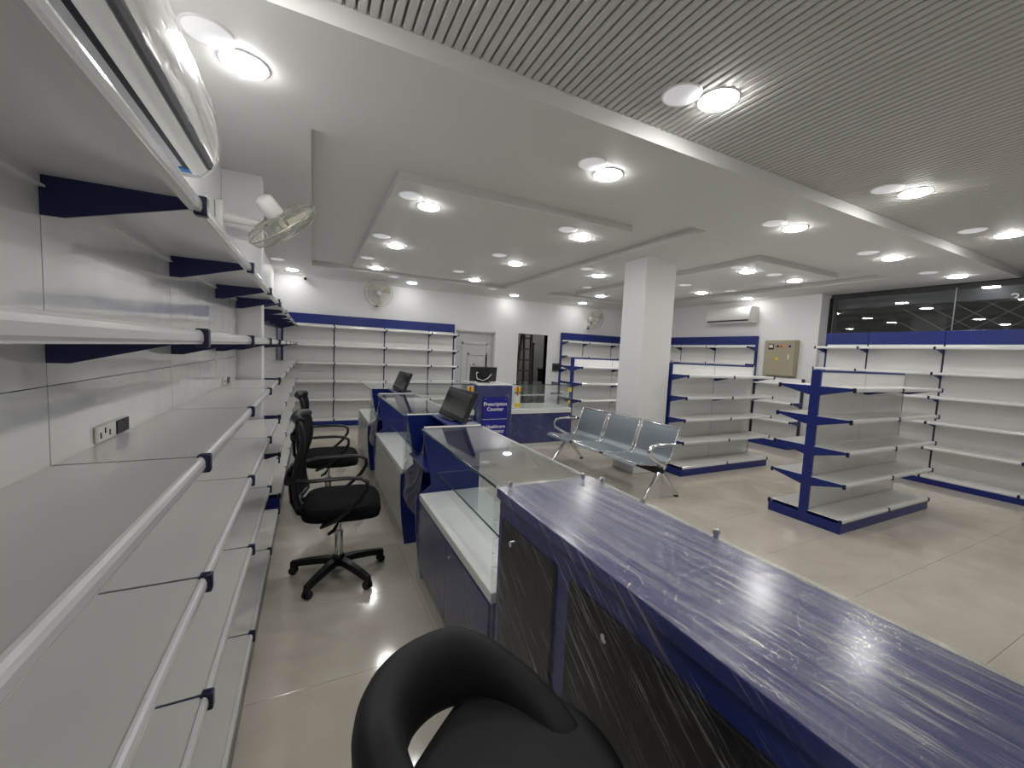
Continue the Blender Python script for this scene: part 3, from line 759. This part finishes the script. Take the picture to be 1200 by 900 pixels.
for s in (-1, 1):
    x = s*.845
    lgm = MB()
    for (yf, ) in ((-.235,), (.275,)):
        lgm.tube([(x, -.005+.02*math.copysign(1, yf), .30), (x, .25*yf, .24), (x, .55*yf, .15), (x, .85*yf, .06), (x, yf, .025)], [.030, .027, .023, .021, .021], 10)
    lg_ = lgm.obj('leg', 'chrome', be, 60)
    for yf in (-.235, .275): MB().lathe([(0, 0), (.026, 0), (.026, .015), (.012, .03), (0, .03)], 14, (x, yf, 0)).obj('foot', 'black', lg_, 40)
    xa = s*.875
    MB().tube([(s*.845, .03, .33), (xa, .02, .37), (xa, -.10, .43), (xa, -.20, .49), (xa, -.225, .55), (xa, -.19, .595), (xa, -.12, .61), (xa, 0, .61), (xa, .16, .60)], .017, 10, flat=(1.4, .8)).obj('armrest', 'chrome', be, 60)

# ------------------------------------------------------------------ wall fans
def fan(label, loc, axis, plate, dia=.48, group='wall fans'):
    t = thing('wall_fan', label, 'fan', (0, 0, 0), 0, group)
    loc = Vector(loc); ax = Vector(axis).normalized(); rot = ax.to_track_quat('Z', 'Y').to_matrix().to_4x4()
    T_ = Matrix.Translation(loc) @ rot
    R_ = dia/2
    cg = MB()
    for q in range(36):
        a = 2*PI*q/36; c, s = math.cos(a), math.sin(a)
        cg.tube([(c*r, s*r, z) for (r, z) in ((.04, .085), (R_*.6, .075), (R_*.93, .045), (R_, .0), (R_*.93, -.04), (R_*.55, -.06), (.05, -.06))], .0019, 4, False)
    for (r, z) in ((R_, 0), (R_*.75, .066), (R_*.45, .079), (R_*.7, -.055)):
        cg.tube([(r*math.cos(2*PI*q/40), r*math.sin(2*PI*q/40), z) for q in range(41)], (.005 if r == R_ else .0022), 5, False)
    cg.xf(T_).obj('cage', 'wire', t)
    MB().lathe([(0, .09), (.035, .09), (.042, .082), (0, .082)], 20).xf(T_).obj('badge', 'white_p', t, 40)
    for q in range(3):
        a = 2*PI*q/3+.4
        bl = MB()
        def bf(u, v, a=a):
            r = .04+(R_*.86-.04)*v; sp = (.20+.75*v**.7)*(1-.25*max(0, v-.8)/.2); th = a+(u-.5)*sp
            return (r*math.cos(th), r*math.sin(th), .015+.035*(u-.5)*(1.2-v*.5))
        bl.grid(bf, 8, 8); bl.grid(lambda u, v: tuple(Vector(bf(u, v))+Vector((0, 0, -.002))), 8, 8)
        bl.xf(T_).obj('blade', 'cream', t, 60)
    MB().lathe([(0, -.20), (.03, -.20), (.055, -.185), (.062, -.15), (.062, -.07), (.05, -.055), (0, -.055)], 24).xf(T_).obj('motor_housing', 'white_p', t, 40)
    MB().lathe([(0, -.06), (.02, -.06), (.02, .03), (.03, .03), (.03, .05), (0, .05)], 14).xf(T_).obj('hub', 'cream', t, 40)
    # bracket to the wall
    pl = Vector(plate); mp = T_ @ Vector((0, 0, -.12))
    n_ = Vector((1, 0, 0)) if abs(pl.x-XL) < .05 else Vector((0, -1, 0))
    pm = MB()
    if n_.x: pm.bbox(pl.x+.001, pl.x+.05, pl.y-.05, pl.y+.05, pl.z-.10, pl.z+.10, .01, 2)
    else: pm.bbox(pl.x-.05, pl.x+.05, pl.y-.05, pl.y-.001, pl.z-.12, pl.z+.10, .01, 2)
    pm.obj('wall_plate', 'white_p', t, 40)
    mid = pl+n_*max(.10, ((mp-pl).dot(n_))*.85); mid.z = pl.z-.02
    MB().tube([pl+n_*.03, (pl+n_*.03).lerp(mid, .5), mid], [.032, .028, .020], 10, flat=(.8, 1.2)).obj('arm', 'white_p', t, 60)
    MB().tube([mid, mid.lerp(mp, .5)+Vector((0, 0, -.01)), mp], .014, 8).obj('pivot', 'black', t, 60)
    if not n_.x: MB().bbox(pl.x-.03, pl.x+.03, pl.y-.06, pl.y-.045, pl.z-.115, pl.z-.085, .003, 1).obj('switch', 'black', t)
    return t
fan('tilted white wall fan on the left wall above the shelving', (-.195, 3.36, 2.335), (.60, .36, -.71), (XL, 3.60, 2.385), .50)
fan('round wall fan on the back wall above the blue header left of the doors', (1.13, YF-.30, 2.53), (.02, -1, -.12), (1.13, YF, 2.40), .52)
fan('round wall fan on the back wall above the shelving beside the column', (6.27, YF-.30, 2.44), (.05, -1, -.12), (6.24, YF, 2.31), .50)

# ------------------------------------------------------------------ air conditioners
def ac(label, loc, rz, ln, hgt=.31, film=False):
    t = thing('air_conditioner', label, 'air conditioner', loc, rz)    # back at y=0, faces -Y, origin bottom centre
    prof = [(0, 0), (-.235, 0), (-.265, .035), (-.283, .09), (-.287, .16), (-.27, .25), (-.245, hgt-.012), (-.21, hgt), (0, hgt)]
    MB().prism(prof, 'x', -ln/2+.02, ln/2-.02).obj('body', 'white_p', t, 35)
    for s in (-1, 1):
        MB().prism([(y*1.01, (z-.15)*1.015+.15) for (y, z) in prof], 'x', s*(ln/2-.022), s*ln/2).obj('end_cap', 'white_p', t, 35)
    MB().box(-ln/2+.06, ln/2-.06, -.216, -.200, -.004, .004).obj('outlet_slot', 'slot', t)
    MB().prism([(-.220, -.008), (-.252, .004), (-.262, .018), (-.258, .020), (-.220, -.003)], 'x', -ln/2+.05, ln/2-.05).obj('louvre', 'white_p', t, 35)
    MB().prism([(-.262, .026), (-.271, .030), (-.279, .052), (-.270, .052)], 'x', -ln/2+.03, ln/2-.03).obj('panel_gap', 'slot', t)
    for s in (-1, 1):
        MB().bbox(s*(ln/2-.075)-.02, s*(ln/2-.075)+.02, -.222, -.185, -.006, .002, .002, 1).obj('tape', 'bluetape', t)
    if film:
        op = [(-.278, .045), (-.292, .09), (-.297, .16), (-.281, .255), (-.253, hgt-.006), (-.21, hgt+.010), (-.02, hgt+.012)]
        def ff(u, v):
            f_ = v*(len(op)-1); i = min(int(f_), len(op)-2); fr_ = f_-i
            y = op[i][0]*(1-fr_)+op[i+1][0]*fr_; z = op[i][1]*(1-fr_)+op[i+1][1]*fr_
            d = .004*ridge(v*1.5+u*.5, 2.7)
            return (-ln/2-.006+(ln+.012)*u, y-d, z+.003*math.sin(40*u+20*v))
        MB().grid(ff, 90, 40).obj('plastic_wrap', 'filmloose', t, 60)
    return t
ac('white air conditioner in crinkled plastic wrap high on the left wall', (XL, 1.485, 2.115), PI/2, 1.0, .31, True)
ac('white air conditioner on the right wall above the blue header', (XR, 5.62, 2.325), -PI/2, .98, .31)

# ------------------------------------------------------------------ small wall things
eb = thing('electrical_box', 'beige metal electrical distribution box on the right wall above low shelves', 'box', (XR, 4.60, 1.305), -PI/2)
MB().bbox(-.285, .285, -.11, 0, 0, .665, .006, 1).obj('body', 'beige', eb)
dr_ = MB().bbox(-.270, .270, -.122, -.108, .015, .65, .004, 1).obj('door', 'beige', eb)
MB().bbox(-.20, -.10, -.128, -.121, .49, .59, .003, 1).obj('meter', 'dark', dr_)
MB().box(-.185, -.115, -.131, -.127, .525, .575).obj('meter_face', 'wsticker', dr_)
for (x, m_) in ((-.03, 'black'), (.03, 'red'), (.09, 'orange'), (.185, 'signblue')):
    MB().lathe([(0, 0), (.022, 0), (.022, .006), (.013, .012), (0, .014)], 14).xf(Matrix.Translation((x, -.121, .55)) @ Matrix.Rotation(PI/2, 4, 'X')).obj('indicator', m_, dr_, 40)
MB().lathe([(0, 0), (.045, 0), (.045, .002), (0, .002)], 3).xf(Matrix.Translation((-.03, -.121, .315)) @ Matrix.Rotation(PI/2, 4, 'X') @ Matrix.Rotation(PI/2, 4, 'Z')).obj('warning_sticker', 'yellow', dr_)
MB().bbox(.165, .185, -.130, -.121, .31, .40, .003, 1).obj('handle', 'white_p', dr_)
sw = thing('switch_box', 'small dark switch box on the back wall beside the open doorway', 'switch', (5.36, YF, 1.11))
MB().bbox(-.085, .085, -.05, 0, 0, .19, .006, 1).obj('body', 'post', sw)
for q in range(3): MB().bbox(-.06+.045*q, -.03+.045*q, -.058, -.049, .06, .13, .003, 1).obj('switch', 'black', sw)
cc = thing('security_camera', 'small white dome security camera at the ceiling edge of the back wall', 'camera', (-.14, YF, 2.71))
MB().lathe([(0, 0), (.045, 0), (.045, .03), (0, .03)], 16).xf(Matrix.Rotation(PI/2, 4, 'X')).obj('mount', 'white_p', cc, 40)
MB().tube([(0, -.03, 0), (.01, -.08, -.015), (.02, -.15, -.04)], [.03, .035, .032], 12).obj('housing', 'white_p', cc, 40)
MB().tube([(.02, -.148, -.04), (.0215, -.158, -.043)], .026, 12).obj('lens', 'black', cc, 40)

# ------------------------------------------------------------------ ceiling lights and added lamp-ghost discs
LM = MB().lathe([(0, -.022), (.05, -.021), (.080, -.017), (.092, -.011), (.092, .0), (0, .0)], 32)
LM, LW = LM.mesh('lens', 'lamp', 60), LM.mesh('lens', 'lampwall', 60)
RM = MB().lathe([(.092, -.006), (.100, -.006), (.106, 0), (.092, 0)], 32).mesh('trim_ring', 'lampring', 60)
UM = MB().lathe([(0, -.008), (.082, -.008), (.090, -.004), (.090, 0), (0, 0)], 32).mesh('lamp_ghost_disc', 'ghost_disc', 60)
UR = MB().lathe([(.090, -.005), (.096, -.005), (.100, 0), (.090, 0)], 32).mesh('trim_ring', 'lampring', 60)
LIT = [((-.29, 2.35), 'over the left shelving beside the wrapped air conditioner'), ((1.85, 2.36), 'on the plain ceiling just past the slatted part, nearest the counter'),
       ((4.01, 2.32), 'on the plain ceiling just past the slats, over the nearest gondola'), ((5.92, 2.32), 'on the plain ceiling over the far end of the nearest gondola'),
       ((7.62, 2.29), 'nearest the shop window on the plain ceiling'),
       ((.93, 3.71), 'at the near left corner of the left ceiling island'), ((.93, 5.34), 'midway along the left side of the left ceiling island'), ((.93, 6.98), 'at the far left corner of the left ceiling island'),
       ((2.61, 3.71), 'at the near right corner of the left ceiling island'), ((2.60, 5.30), 'midway along the right side of the left ceiling island'), ((2.60, 6.93), 'at the far right corner of the left ceiling island'),
       ((4.03, 5.23), 'on the ceiling strip between the two trays, behind the column'),
       ((5.41, 3.70), 'at the near left corner of the right ceiling island'), ((6.50, 3.69), 'at the near right corner of the right ceiling island'),
       ((6.47, 5.30), 'midway along the right side of the right ceiling island'), ((5.42, 6.92), 'at the far left corner of the right ceiling island'),
       ((-.32, 8.14), 'at the back wall left corner beside the security camera'), ((1.73, 8.04), 'at the back wall above the fan left of the doors'),
       ((3.99, 8.12), 'at the back wall between the two doors'), ((5.81, 8.08), 'at the back wall over the right fan'),
       ((7.62, 5.18), 'at the right wall over the air conditioner')]
SLIT = [((1.88, 1.53), 'set in the slatted ceiling, largest in view'), ((4.11, 1.52), 'set in the slatted ceiling, second from the counter'), ((6.02, 1.49), 'set in the slatted ceiling, at the right edge of view')]
EXTRA = [((1.88, -.5), 'in the slats behind the photographer, over the wrapped counter'), ((4.11, -.5), 'in the slats behind the photographer, mid room'), ((6.02, -.5), 'in the slats behind the photographer, near the window'), ((5.41, 5.3), 'on the right island, hidden behind the column'), ((-.22, 1.5), 'in the slats directly above the wrapped air conditioner'), ((-.22, -.5), 'in the slats behind the photographer, over the left shelving')]  # unseen lamps added on the visible spacing; the left pair brightens the shelving
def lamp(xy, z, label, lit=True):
    t = thing('ceiling_light' if lit else 'added_lamp_ghost', label, 'ceiling light', (xy[0], xy[1], z), 0, 'bright ceiling lights' if lit else 'added lamp ghost discs')
    link('lens' if lit else 'ghost_face', (LW if xy[1] > 8.0 or xy[0] > 7.5 and xy[1] > 5 else LM) if lit else UM, t); link('trim_ring', RM if lit else UR, t)
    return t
for xy, lb in LIT: lamp(xy, ZC+(.002 if .58 < xy[0] < 2.92 and 3.28 < xy[1] < 7.19 or 4.98 < xy[0] < 6.78 and 3.26 < xy[1] < 7.19 else 0), 'added unseen round ceiling light '+lb)
for xy, lb in SLIT: lamp(xy, 2.861, 'added unseen round ceiling light '+lb)
for xy, lb in EXTRA: lamp(xy, 2.862 if xy[1] < 1.9 else ZC+.002, 'added unseen round ceiling light '+lb)
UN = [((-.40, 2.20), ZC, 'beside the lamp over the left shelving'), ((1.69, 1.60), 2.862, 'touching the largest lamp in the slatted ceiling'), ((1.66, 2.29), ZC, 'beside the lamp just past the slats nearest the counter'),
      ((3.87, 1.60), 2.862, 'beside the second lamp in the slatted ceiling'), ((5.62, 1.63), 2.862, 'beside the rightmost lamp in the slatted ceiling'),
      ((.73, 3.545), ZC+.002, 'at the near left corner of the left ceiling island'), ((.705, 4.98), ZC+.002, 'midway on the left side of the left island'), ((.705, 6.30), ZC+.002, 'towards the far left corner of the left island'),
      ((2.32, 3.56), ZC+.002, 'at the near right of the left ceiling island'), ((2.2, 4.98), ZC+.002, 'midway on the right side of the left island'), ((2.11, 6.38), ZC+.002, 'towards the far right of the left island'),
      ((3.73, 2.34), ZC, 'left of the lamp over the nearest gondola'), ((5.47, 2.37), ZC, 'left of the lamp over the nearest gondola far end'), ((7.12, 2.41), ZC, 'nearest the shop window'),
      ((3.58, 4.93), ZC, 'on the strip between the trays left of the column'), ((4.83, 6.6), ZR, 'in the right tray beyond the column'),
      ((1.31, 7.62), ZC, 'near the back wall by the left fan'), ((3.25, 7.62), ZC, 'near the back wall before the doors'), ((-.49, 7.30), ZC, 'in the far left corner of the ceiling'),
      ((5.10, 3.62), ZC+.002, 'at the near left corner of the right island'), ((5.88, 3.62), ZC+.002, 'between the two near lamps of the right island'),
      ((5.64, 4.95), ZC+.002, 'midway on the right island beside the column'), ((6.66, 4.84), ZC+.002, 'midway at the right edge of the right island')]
for xy, z, lb in UN: lamp(xy, z, 'pale glowing disc added as a lamp ghost '+lb, False)  # discs added as ghost images of the lamps, no fixtures hang here
